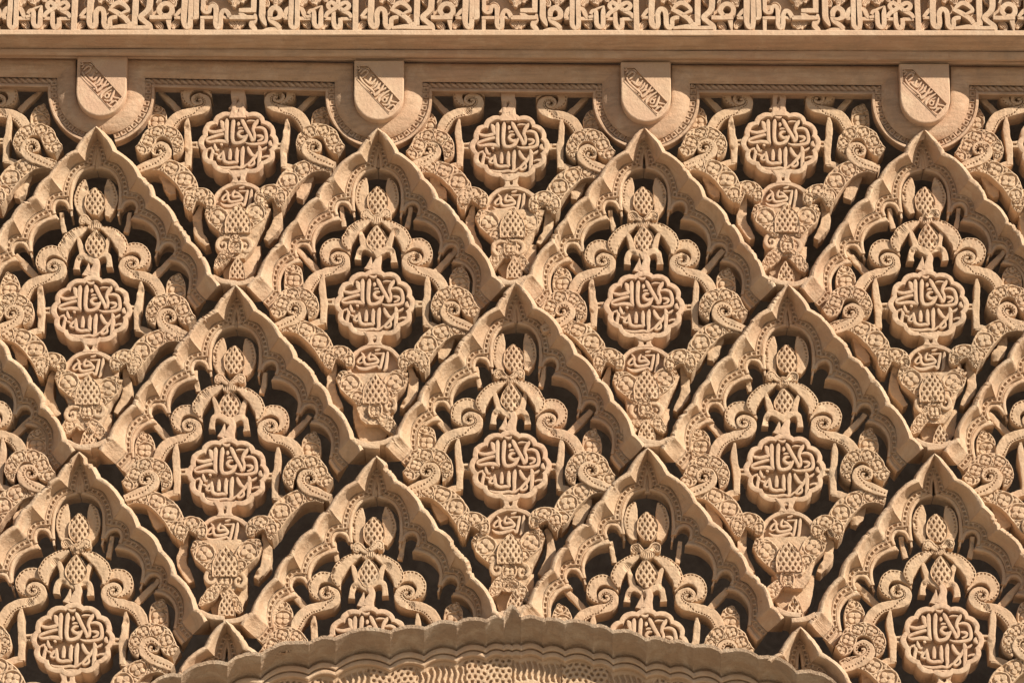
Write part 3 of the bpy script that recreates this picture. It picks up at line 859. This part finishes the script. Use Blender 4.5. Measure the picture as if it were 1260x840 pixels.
def shield(cx, dy):
    o = empty('heraldic_shield', P(cx, TOP_Y + dy + 40, -8))
    hw = 31.5
    y0, yc, yb = -41, 2, 35      # below the cornice, spring of the curve, foot (pixels from the centre)
    k = 1 / math.cos(PITCH)
    def outline(ins, n=40):
        h = hw - ins
        pts = [(-h, -y0 * k), ]
        pts += [(-h, z) for z in np.linspace(-y0 * k, -yc * k, 8)[1:-1]]
        th = np.linspace(math.pi, 2 * math.pi, n)
        pts += [(h * math.cos(t), -yc * k + (yb - yc - ins) * k * math.sin(t) * (1.0)) for t in th]
        pts += [(h, z) for z in np.linspace(-yc * k, -y0 * k, 8)[1:]]
        return np.array(pts)
    R0 = 0.0
    mb = MB()
    outs = [outline(0), outline(0), outline(.6), outline(1.6)]
    rows = [at(outs[0], 14), at(outs[1], 1.6), at(outs[2], .5), at(outs[3], 0)]
    loft(mb, rows)
    f = outs[3]
    # front with the opening of the slanting band
    Z = 12.0
    def T(x, y): return (430 + x / Z - 466, -(80 + y / Z - (TOP_Y + 40)) * k)
    quad = [T(95, -10), T(255, -10), T(765, 545), T(590, 745), T(95, 205)]
    from mathutils.geometry import tessellate_polygon
    allp = np.vstack([f, np.array(quad)])
    tri = tessellate_polygon([[Vector((x, z, 0)) for x, z in f], [Vector((x, z, 0)) for x, z in quad]])
    mb.add(at(allp, 0), [np.array([t[::-1] for t in tri])])
    tag(o, 'smooth shield with slanting inscribed band, ' + ('bordering the bay above the arch point' if abs(cx - 630) < 300 else 'farther out from the bay above the arch point'), 'shield', 'shields under the cornice')
    obj('shield_face', mb.mesh('shield_face', M_MED, 30), o)
    # the slanting band
    bd = MB()
    n = len(quad)
    q = np.array(quad)
    ctr = q.mean(0)
    inn = ctr + (q - ctr) * .965
    for A, ra, B, rb in ((q, -.2, q, -.6), (q, -.6, inn, -.6), (inn, -.6, inn, 3.4)):
        pa, pb = at(A, ra), at(B, rb)
        g = np.stack([np.vstack([pa, pa[:1]]), np.vstack([pb, pb[:1]])], 1)
        bd.grid(g)
    bd.add(at(inn, 3.4), [np.arange(n)[::-1][None, :]])
    bo = obj('slanting_band', bd.mesh('slanting_band', M_MED, 30), o)
    tx = MB()
    strokes = [
        [(140, 150, 10), (155, 190, 14), (205, 262, 16), (330, 372, 17), (365, 415, 10)],
        [(112, 205, 8), (150, 255, 13), (215, 320, 14), (300, 392, 8)], [(312, 405, 8), (325, 418, 15), (335, 425, 8)],
        [(210, 200, 8), (240, 222, 14), (268, 248, 15), (300, 200, 15), (318, 168, 8)],
        [(262, 250, 12), (310, 275, 17), (350, 240, 15), (385, 195, 8)],
        [(325, 345, 10), (365, 315, 15), (395, 270, 15), (415, 230, 8)],
        [(360, 365, 14), (400, 345, 17), (435, 290, 15), (455, 255, 8)], [(430, 270, 8), (415, 320, 12), (425, 355, 8)],
        [(365, 455, 14), (400, 430, 20), (455, 370, 18), (495, 310, 12), (515, 285, 6)], [(370, 450, 14), (345, 395, 12), (325, 355, 6)],
        [(460, 385, 8), (520, 350, 14), (545, 330, 6)],
        [(440, 560, 8), (432, 520, 17), (460, 470, 19), (520, 420, 16), (585, 380, 10), (590, 370, 4)],
        [(490, 510, 11), (520, 486, 12), (550, 512, 12), (535, 548, 12), (500, 545, 12), (488, 515, 10)],
        [(540, 465, 6), (575, 440, 9), (590, 430, 4)],
        [(485, 580, 8), (520, 598, 14), (570, 590, 17), (600, 530, 17), (622, 470, 15), (635, 435, 6)],
        [(605, 535, 14), (650, 550, 15), (700, 560, 12), (745, 590, 5)],
        [(520, 635, 8), (555, 672, 14), (600, 700, 15), (650, 680, 15), (680, 640, 13), (650, 600, 13), (610, 620, 12), (570, 650, 10)],
        [(560, 655, 8), (590, 625, 10), (600, 600, 10), (625, 590, 8)],
        [(150, 130, 8), (180, 95, 13), (225, 62, 14), (262, 80, 14), (250, 120, 12), (205, 160, 12), (180, 180, 6)],
        [(105, 30, 8), (130, 40, 12), (140, 20, 10), (115, 5, 6)], [(120, 90, 8), (145, 70, 12), (165, 40, 8)],
        [(235, 30, 8), (270, 40, 10), (290, 70, 6)], [(330, 140, 6), (350, 150, 10), (365, 165, 6)],
    ]
    for k_, s in enumerate(strokes):
        ribbon(tx, [(*T(p[0], p[1]), p[2] / Z * 1.1) for p in s], -.7 + .07 * (k_ % 8), 4.2, step=.7, cols=4, bevel=.7, dome=.2)
    obj('inscription', tx.mesh('inscription', M_MED, 45), bo)
    return o
for c in SHIELDS[1:5]:
    shield(*c)

def frame_bay(i):
    """mouldings framing the bay between shield i and shield i+1"""
    (xa, da), (xb, db) = SHIELDS[i], SHIELDS[i + 1]
    k = 1 / math.cos(PITCH)
    def path(off, r):
        """line at distance off from the shield edge, all in pixels of the front plane"""
        pts = []
        R = 33 + off
        ya, yb = 119 + da, 119 + db
        ta, tb = 80 + da + off, 80 + db + off       # top inner line
        th = np.linspace(-math.pi / 2 + max(-.12, .27 * sm(15, 25, off)), 0, 34)   # stops against the crown below
        V = R * .97
        for t in th: pts.append((xa + R * math.cos(t), ya - V * math.sin(t)))
        n = 16
        for t in np.linspace(0, 1, n)[1:]: pts.append((xa + R, ya + (ta - ya) * t))
        m = 90
        for t in np.linspace(0, 1, m)[1:]: pts.append((xa + R + (xb - xa - 2 * R) * t, ta + (tb - ta) * t))
        for t in np.linspace(0, 1, n)[1:]: pts.append((xb - R, tb + (yb - tb) * t))
        for t in th[::-1][1:]: pts.append((xb - R * math.cos(t), yb - V * math.sin(t)))
        return np.array([wl(x, y, r) for x, y in pts])
    o = empty('corded_frame', P((xa + xb) / 2, 90, 0))
    tag(o, {2: 'corded frame between two shields in line with the point of the arch', 1: 'corded frame between two shields, one bay aside from the arch point', 3: 'corded frame between two shields, one bay aside from the arch point'}.get(i, 'corded frame reaching out beyond the outermost shield'), 'frame', 'corded frames between the shields')
    base = np.array(o.location - CENTRE) / S
    mb = MB()
    rows = []
    for off, r in ((-3, 16), (-1.5, 5.0), (.5, 4.0), (3, 4.2), (10, 5.5), (17, 8.5), (21, 12), (21.3, 18)):
        rows.append(at(path(off, r), r) - base)
    loft(mb, rows, True, True)
    obj('sloping_moulding', mb.mesh('sloping_moulding', M_CORN, 40), o)
    # corded / chain strip
    mb = MB()
    pm = path(25, 16)
    q = np.column_stack([pm, np.full(len(pm), 3.9)])
    d = np.r_[0, np.cumsum(np.hypot(*(np.diff(q[:, :2], axis=0).T)))]
    q = np.stack([np.interp(np.arange(0, d[-1], .8), d, q[:, j]) for j in range(3)], 1)
    q[:, 0] -= base[0]; q[:, 1] -= base[2]
    n = 13
    tx, tz = np.gradient(q[:, 0]), np.gradient(q[:, 1]); ln = np.hypot(tx, tz)
    s = np.arange(len(q)) * .8
    t = np.linspace(-1, 1, n)[None, :]
    s2 = s[:, None] + 0 * t; t2 = t + 0 * s2
    hor = (np.abs(tx / ln) > .9)[:, None] & (q[:, 1] > q[:, 1].max() - 30)[:, None]
    dep = np.where(hor, h_rope()(s2, t2, 3.9 + 0 * t2, 1), h_chain(8.5, 2.6)(s2, t2, 3.9 + 0 * t2, 1))
    g = np.stack([q[:, :1] - (tz / ln)[:, None] * t * 3.9, 14.0 + dep, q[:, 1:2] + (tx / ln)[:, None] * t * 3.9], -1)
    mb.grid(g[:, ::-1])
    obj('corded_strip', mb.mesh('corded_strip', M_CORN, 60), o)
    mb = MB()
    rows = []
    for off, r in ((28.6, 19), (28.8, 13), (29.6, 12), (31.8, 12), (32.6, 13), (32.8, 16), (32.8, 30)):
        rows.append(at(path(off, r if r < 20 else 16), r) - base)
    loft(mb, rows, True, True)
    obj('lip', mb.mesh('lip', M_CORN, 40), o)
for i in range(5):
    frame_bay(i)

# ------------------------------------------------------------------ cornice
def sweep_x(mb, prof, x0=-140, x1=1400, n=60, wob=.5, seed=1):
    """profile rows (py at the left, py at the right, recess) pulled along the wall"""
    rg = np.random.default_rng(seed)
    xs = np.linspace(x0, x1, n)
    rows = []
    for (ya, yb, r) in prof:
        ph = rg.uniform(0, 6.28, 3)
        pts = []
        for x in xs:
            y = ya + (yb - ya) * x / 1260 + wob * (math.sin(x / 61 + ph[0]) * .5 + math.sin(x / 23 + ph[1]) * .3)
            wx, wz = wl(x, y, r)
            pts.append((wx, r, wz))
        rows.append(np.array(pts))
    loft(mb, rows[::-1], True, True)

corn = empty('cornice', P(630, 60, -20))
tag(corn, 'long stepped stucco cornice shading the shields, under the band of lettering', 'cornice')
cb = np.array(corn.location - CENTRE) / S
def cpart(name, prof, wob=.5, seed=1, mat=M_CORN):
    mb = MB(); sweep_x(mb, prof, wob=wob, seed=seed)
    mb.v = [v - cb for v in mb.v]
    return obj(name, mb.mesh(name, mat, 30), corn)
cpart('ledge', [(36.5, 37.5, -30), (36.8, 37.8, -46), (37.5, 38.5, -48), (42.5, 43.5, -48), (43.5, 44.5, -47), (44.5, 45.5, -44)], .35, 2, M_FRZ)
cpart('cavetto', [(44.5, 45.5, -44), (49, 51, -38), (54, 57, -30), (58, 61.5, -22), (60, 63.5, -19.5)], .5, 3)
cpart('lower_roll', [(60, 63.5, -19.5), (60.6, 64.2, -21), (64, 69, -20), (67.5, 74, -17), (68.5, 75.6, -14), (69, 76.5, -10)], .5, 4)
cpart('shadow_fillet', [(69, 76.5, -10), (69.6, 77.2, -6), (70.6, 78.4, -5.2), (71.2, 79.2, -4.6), (71.8, 80, 4), (73.5, 82, 8)], .4, 5)

# ------------------------------------------------------------------ band of lettering
frz = empty('inscription_frieze', P(630, 20, -40))
tag(frz, 'band of raised angular lettering running along the top of the cornice', 'frieze')
fb = np.array(frz.location - CENTRE) / S
RF = -46
mb = MB()
sweep_x(mb, [(-260, -260, RF + 19), (-60, -60, RF + 19), (20, 20, RF + 19), (37.5, 38.5, RF + 19)], wob=0)
mb.v = [v - fb for v in mb.v]
obj('ground_plate', mb.mesh('ground_plate', M_FRZ, 30), frz)

mb = MB()
sweep_x(mb, [(-34, -34, RF + 19), (-30, -30, RF), (-29, -29, RF - .6), (-19, -19, RF - .6), (-18, -18, RF + .4), (-14, -14, RF + 19)], wob=.3, seed=9)
mb.v = [v - fb for v in mb.v]
obj('upper_fillet', mb.mesh('upper_fillet', M_FRZ, 30), frz)

def F1(pts): return [(85 + x / 7, y / 7, w / 7) for x, y, w in pts]
def F2(pts): return [(255 + x / 6.46, y / 6.46, w / 6.46) for x, y, w in pts]
G = []
G.append([F1([(40, -120, 22), (40, 60, 22), (42, 180, 22), (44, 268, 24)])])
G.append([F1([(178, -120, 22), (175, 30, 24), (172, 130, 23), (176, 200, 22), (205, 232, 20), (228, 200, 20), (226, 120, 20), (240, 85, 20), (262, 75, 21), (290, 95, 20), (298, 150, 20), (300, 205, 20), (325, 238, 20), (348, 215, 18), (352, 165, 18), (385, 150, 18), (412, 150, 14)]),
          F1([(170, 65, 8), (140, 85, 16), (105, 125, 14), (92, 142, 12)]), F1([(90, 145, 12), (130, 146, 13), (170, 146, 12)])])
G.append([F1([(345, 92, 8), (385, 45, 16), (430, 22, 20), (480, 45, 18), (512, 85, 14), (480, 105, 12), (440, 122, 8)]),
          F1([(345, 78, 12), (400, 100, 20), (450, 130, 20), (495, 165, 20), (515, 195, 20)]),
          F1([(505, 200, 18), (535, 203, 18), (570, 203, 20)]), F1([(570, 212, 22), (570, 100, 23), (572, 0, 23), (572, -120, 23)])])
G.append([F1([(355, 240, 12), (420, 232, 16), (480, 228, 20), (560, 236, 16), (700, 236, 16)]),
          F1([(692, -120, 24), (692, 40, 24), (670, 95, 22), (620, 145, 22), (650, 180, 20), (700, 220, 20), (716, 262, 10)])])
G.append([F1([(692, 148, 18), (760, 150, 18), (880, 148, 18)]),
          F1([(795, 130, 18), (768, 85, 20), (795, 42, 20), (835, 30, 20), (875, 55, 20), (880, 100, 20), (850, 130, 18), (800, 130, 16)]),
          F1([(850, 140, 22), (856, 190, 18), (866, 262, 6)]), F1([(745, 20, 4), (770, -30, 10), (780, -120, 14)])])
G.append([F1([(992, -120, 24), (990, 40, 24), (986, 130, 24), (990, 200, 20), (1018, 235, 20), (1040, 205, 20), (1044, 100, 20), (1044, -120, 20)]),
          F1([(985, 60, 8), (950, 95, 16), (910, 140, 12)]), F1([(905, 148, 12), (950, 150, 14), (990, 150, 12)])])
G.append([F1([(1093, -120, 20), (1093, 60, 20), (1093, 140, 20), (1075, 156, 14), (1055, 156, 12)])])
G.append([F1([(1150, -120, 16), (1150, 40, 16), (1148, 85, 14), (1175, 108, 14), (1205, 100, 14), (1212, 65, 16), (1235, 48, 17), (1258, 70, 17), (1262, 150, 18), (1262, 205, 18), (1282, 240, 18), (1305, 205, 18), (1307, 130, 18), (1330, 90, 18), (1362, 105, 18), (1385, 148, 18)]),
          F1([(1130, 150, 12), (1200, 150, 14), (1262, 150, 12)]), F1([(1148, 155, 16), (1146, 262, 14)]), F1([(1320, 140, 12), (1350, 150, 12), (1375, 150, 12)])])
G.append([F2([(175, 138, 16), (250, 138, 17), (330, 138, 17), (385, 138, 14)]), F2([(250, 80, 14), (300, 80, 18), (368, 80, 18)]),
          F2([(366, -110, 20), (366, 40, 20), (366, 96, 18)]), F2([(258, 95, 16), (280, 118, 18), (320, 130, 10)]), F2([(380, 105, 8), (374, 150, 22), (352, 190, 20), (378, 225, 18), (395, 250, 8)])])
G.append([F2([(436, -110, 22), (436, 60, 22), (436, 130, 22), (455, 175, 16), (470, 205, 6)])])
G.append([F2([(495, 130, 16), (500, 85, 20), (535, 60, 20), (572, 85, 20), (575, 130, 20), (540, 148, 14), (505, 145, 10)]),
          F2([(488, 120, 14), (500, 160, 16), (550, 195, 18), (578, 225, 18)]), F2([(440, 238, 6), (500, 228, 13), (590, 236, 12)])])
G.append([F2([(666, -110, 18), (666, 60, 18), (664, 180, 18), (676, 215, 16), (690, 224, 14), (706, 214, 16), (716, 180, 18), (714, 60, 18), (714, -110, 18)]),
          F2([(660, 50, 8), (632, 75, 16), (616, 125, 16), (612, 145, 10)]), F2([(610, 142, 12), (650, 142, 14)]),
          F2([(720, 50, 8), (752, 72, 16), (770, 110, 16), (785, 140, 10)]), F2([(725, 142, 14), (780, 142, 14), (845, 142, 12)]), F2([(640, 100, 4), (655, 108, 7), (666, 110, 6)])])
G.append([F2([(805, 110, 12), (822, 85, 14), (848, 92, 16), (852, 150, 17), (856, 190, 17), (882, 216, 16), (904, 190, 17), (906, 100, 17), (912, 45, 6)]), F2([(815, 88, 6), (860, 66, 9), (912, 44, 4)]), F2([(790, 135, 10), (820, 125, 14), (850, 130, 10)])])
G.append([F2([(935, 140, 12), (955, 105, 16), (1000, 75, 17), (1060, 35, 17), (1100, 20, 16), (1125, 45, 16), (1100, 72, 16), (1060, 80, 10)]),
          F2([(1148, 140, 12), (1125, 108, 16), (1080, 85, 16), (1020, 40, 17), (985, 18, 16), (958, 40, 16), (975, 70, 14), (1010, 85, 10)]),
          F2([(1003, 90, 14), (1006, 180, 17), (1030, 220, 17), (1058, 190, 17), (1054, 140, 14)]), F2([(932, 144, 12), (1000, 145, 14)]), F2([(1060, 145, 14), (1150, 145, 12)]), F2([(1036, -110, 16), (1036, 20, 14)])])
FANS = [(100, 35, 1), (195, 35.5, -1), (217, 33, 1), (286, 33.5, -1), (297.5, 33, 1), (376, 33, -1), (401, 33.5, 1), (430, 32.5, -1), (127, 1, 1), (133, 3, -1), (335, 2, -1), (375, 5, 1), (382, 2, -1), (155, 3, 1), (176, 5, -1), (292, 6, 1), (283, 1, -1), (302, 1, 1), (343, 5, 1), (325, 6, -1), (349, 0, 1), (392, 3, 1), (397, 0, -1), (217, 2, 1), (211, 6, -1), (110, 6, 1), (434, 3, 1), (252, 2, 1), (109, 27, -1), (160, 27, 1), (262, 12, -1), (410, 8, 1)]
GM = []
for glyph in G:
    mb = MB()
    x0 = glyph[0][0][0]
    for k_, s_ in enumerate(glyph):
        pts = [(*wl(x - x0 + 630, y, RF), w) for x, y, w in s_]
        ribbon(mb, [(x, z, w * 1.12) for x, z, w in pts], .45 * k_, 20, step=1.2, cols=4, bevel=.35)
    GM.append((x0, mb.mesh('letter', M_FRZ, 18)))
mb = MB()
x_, z_ = wl(630, 20, RF)
ribbon(mb, [(-4, -5, 1.5), (-3, 0, 4.2), (1, 4.5, 4.5), (5, 5, 1.5)], 0, 9, step=.5, cols=13, h=h_stripe(2.2, 1.6))
ME_FAN = mb.mesh('leaf_tuft', M_FRZ, 60)
scale_top = (P(700, 20, RF).x - P(630, 20, RF).x) / S / 70
for rep in range(-1, 4):
    ox = 346.2 * rep
    for x0, me in GM:
        X = P(x0 + ox, 20, RF).x
        if not (-160 < x0 + ox < 1330): continue
        obj('letter', me, frz, (X - frz.location.x + random.gauss(0, .0006), RF * S - frz.location.y, CENTRE.z - frz.location.z + (x0 + ox - 200) * -.0008 * S))
    for x0, y0, sg in FANS:
        if not (-20 < x0 + ox < 1280): continue
        p = P(x0 + ox, y0 - 2, RF + 5)
        obj('leaf_tuft', ME_FAN, frz, (p.x - frz.location.x, (RF + 5) * S - frz.location.y, p.z - frz.location.z), (sg, 1, 1))

# ------------------------------------------------------------------ the great arch
def arch():
    o = empty('great_arch', P(630, 790, 20))
    tag(o, 'broad weathered scalloped arch cutting across the feet of the panels', 'arch')
    base = np.array(o.location - CENTRE) / S
    n = 24
    rg = np.random.default_rng(5)
    def scal(pts, r, dy=0, sag=.10, jag=0.0):
        w = [wl(x, y + dy, r) for x, y in pts]
        out = []
        for a, b in zip(w[:-1], w[1:]):
            a, b = np.array(a), np.array(b)
            t = np.linspace(0, 1, n)[:, None]
            d = b - a
            out.append(a + d * t + np.array([-d[1], d[0]]) / 1.0 * sag * 4 * t * (1 - t))
        q = np.vstack(out)
        if jag:
            nz = np.convolve(rg.normal(0, 1, len(q) + 8), np.ones(9) / 9, 'valid') * 3
            n2 = np.convolve(rg.normal(0, 1, len(q) + 2), np.ones(3) / 3, 'valid')
            q[:, 1] += nz * jag * .45 + n2 * .35 - np.maximum(0, nz - 1.2) * 1.6
        return q
    # lip line below the cove follows the scallops, 34-42 px lower
    def lipy(x): return np.interp(x, [150, 322, 413, 518, 622, 719, 795, 853, 950, 1100], [33, 32, 33.5, 35, 35, 36, 34, 34, 34, 36])
    lp = [(x if abs(x - 630) > 1 else 630, (y if abs(x - 630) > 12 else 757) + lipy(x)) for x, y in ARCH_CUSPS]
    a0 = scal(ARCH_CUSPS, 0, 0, .13, 1.1); a1 = a0 - [0, 1.2]; a2 = a0 - [0, 5.0]
    B = scal(lp, 40, 0, .17)
    rows = [at(a0, 80), at(a0, 3.0), at(a0 * .5 + a1 * .5, .8), at(a1, 0), at(a2, .6)]
    for t in (.12, .25, .4, .55, .7, .85, 1):
        rows.append(at(a2 * (1 - t) + B * t, .6 + 39 * t ** 1.15))
    mb = MB(); loft(mb, rows[::-1])
    mb.v = [v - base for v in mb.v]
    # uneven weathered surface
    v = np.vstack(mb.v)
    obj('scalloped_cove', mb.mesh('scalloped_cove', M_ARCH, 35), o)
    mb = MB()
    dn = lambda q, d: q - [0, d]
    rows = [at(B, 40), at(dn(B, 1), 42), at(dn(B, 2), 41), at(dn(B, 3), 35.5), at(dn(B, 4), 34.8), at(dn(B, 8), 34.8), at(dn(B, 9), 35.6), at(dn(B, 9.4), 41), at(dn(B, 10.6), 41), at(dn(B, 11), 37.4), at(dn(B, 12), 36.8), at(dn(B, 15), 36.8), at(dn(B, 16), 37.6), at(dn(B, 17), 45)]
    loft(mb, rows[::-1]); mb.v = [v - base for v in mb.v]
    obj('scalloped_lip', mb.mesh('scalloped_lip', M_RIB, 40), o)
    # carved spandrel plate below, pierced with little round holes and upright strokes
    B2 = dn(B, 17)
    xs = np.arange(-520, 520, .9)
    order = np.argsort(B2[:, 0])
    zt = np.interp(xs, B2[order, 0], B2[order, 1])
    ds = np.linspace(0, 70, 80)
    X = xs[:, None] + 0 * ds[None, :]
    Zz = zt[:, None] * 1.0 - ds[None, :]
    U = X; V = ds[None, :] + 0 * X
    blk = np.floor(U / 58.0) % 2
    hx = 7.4; hy = 6.6
    row = np.floor(V / hy)
    uu = ((U + (row % 2) * hx / 2) % hx) - hx / 2; vv = (V % hy) - hy / 2
    hole = 1 - sm(1.5, 2.3, np.hypot(uu, vv))
    st = ((U + 1.2 * np.sin(V * .35)) % 7.0) - 3.5
    bar = sm(1.1, 1.9, np.abs(st)) * sm(4, 6, V) * (1 - sm(26, 30, V))
    band = (1 - sm(.6, 1.2, np.abs(V - 3.0 - 1.5 * np.sin(U * .054)))) * .0
    dep = np.where(blk > .5, hole * 4.5, bar * 4.0 + .5)
    seam = 1 - sm(.8, 1.6, np.abs((U % 58.0) - 1.0)); dep = np.maximum(dep, seam * 3)
    dep = dep * sm(1.5, 2.5, V)
    mb = MB()
    mb.grid(np.stack([X, 44 + dep, Zz], -1)[:, ::-1])
    mb.v = [v - base for v in mb.v]
    obj('carved_spandrel', mb.mesh('carved_spandrel', M_ORN, 60), o)
arch()
print('objects', len(bpy.data.objects), 'tris', sum(len(m.polygons) * 2 for m in bpy.data.meshes))
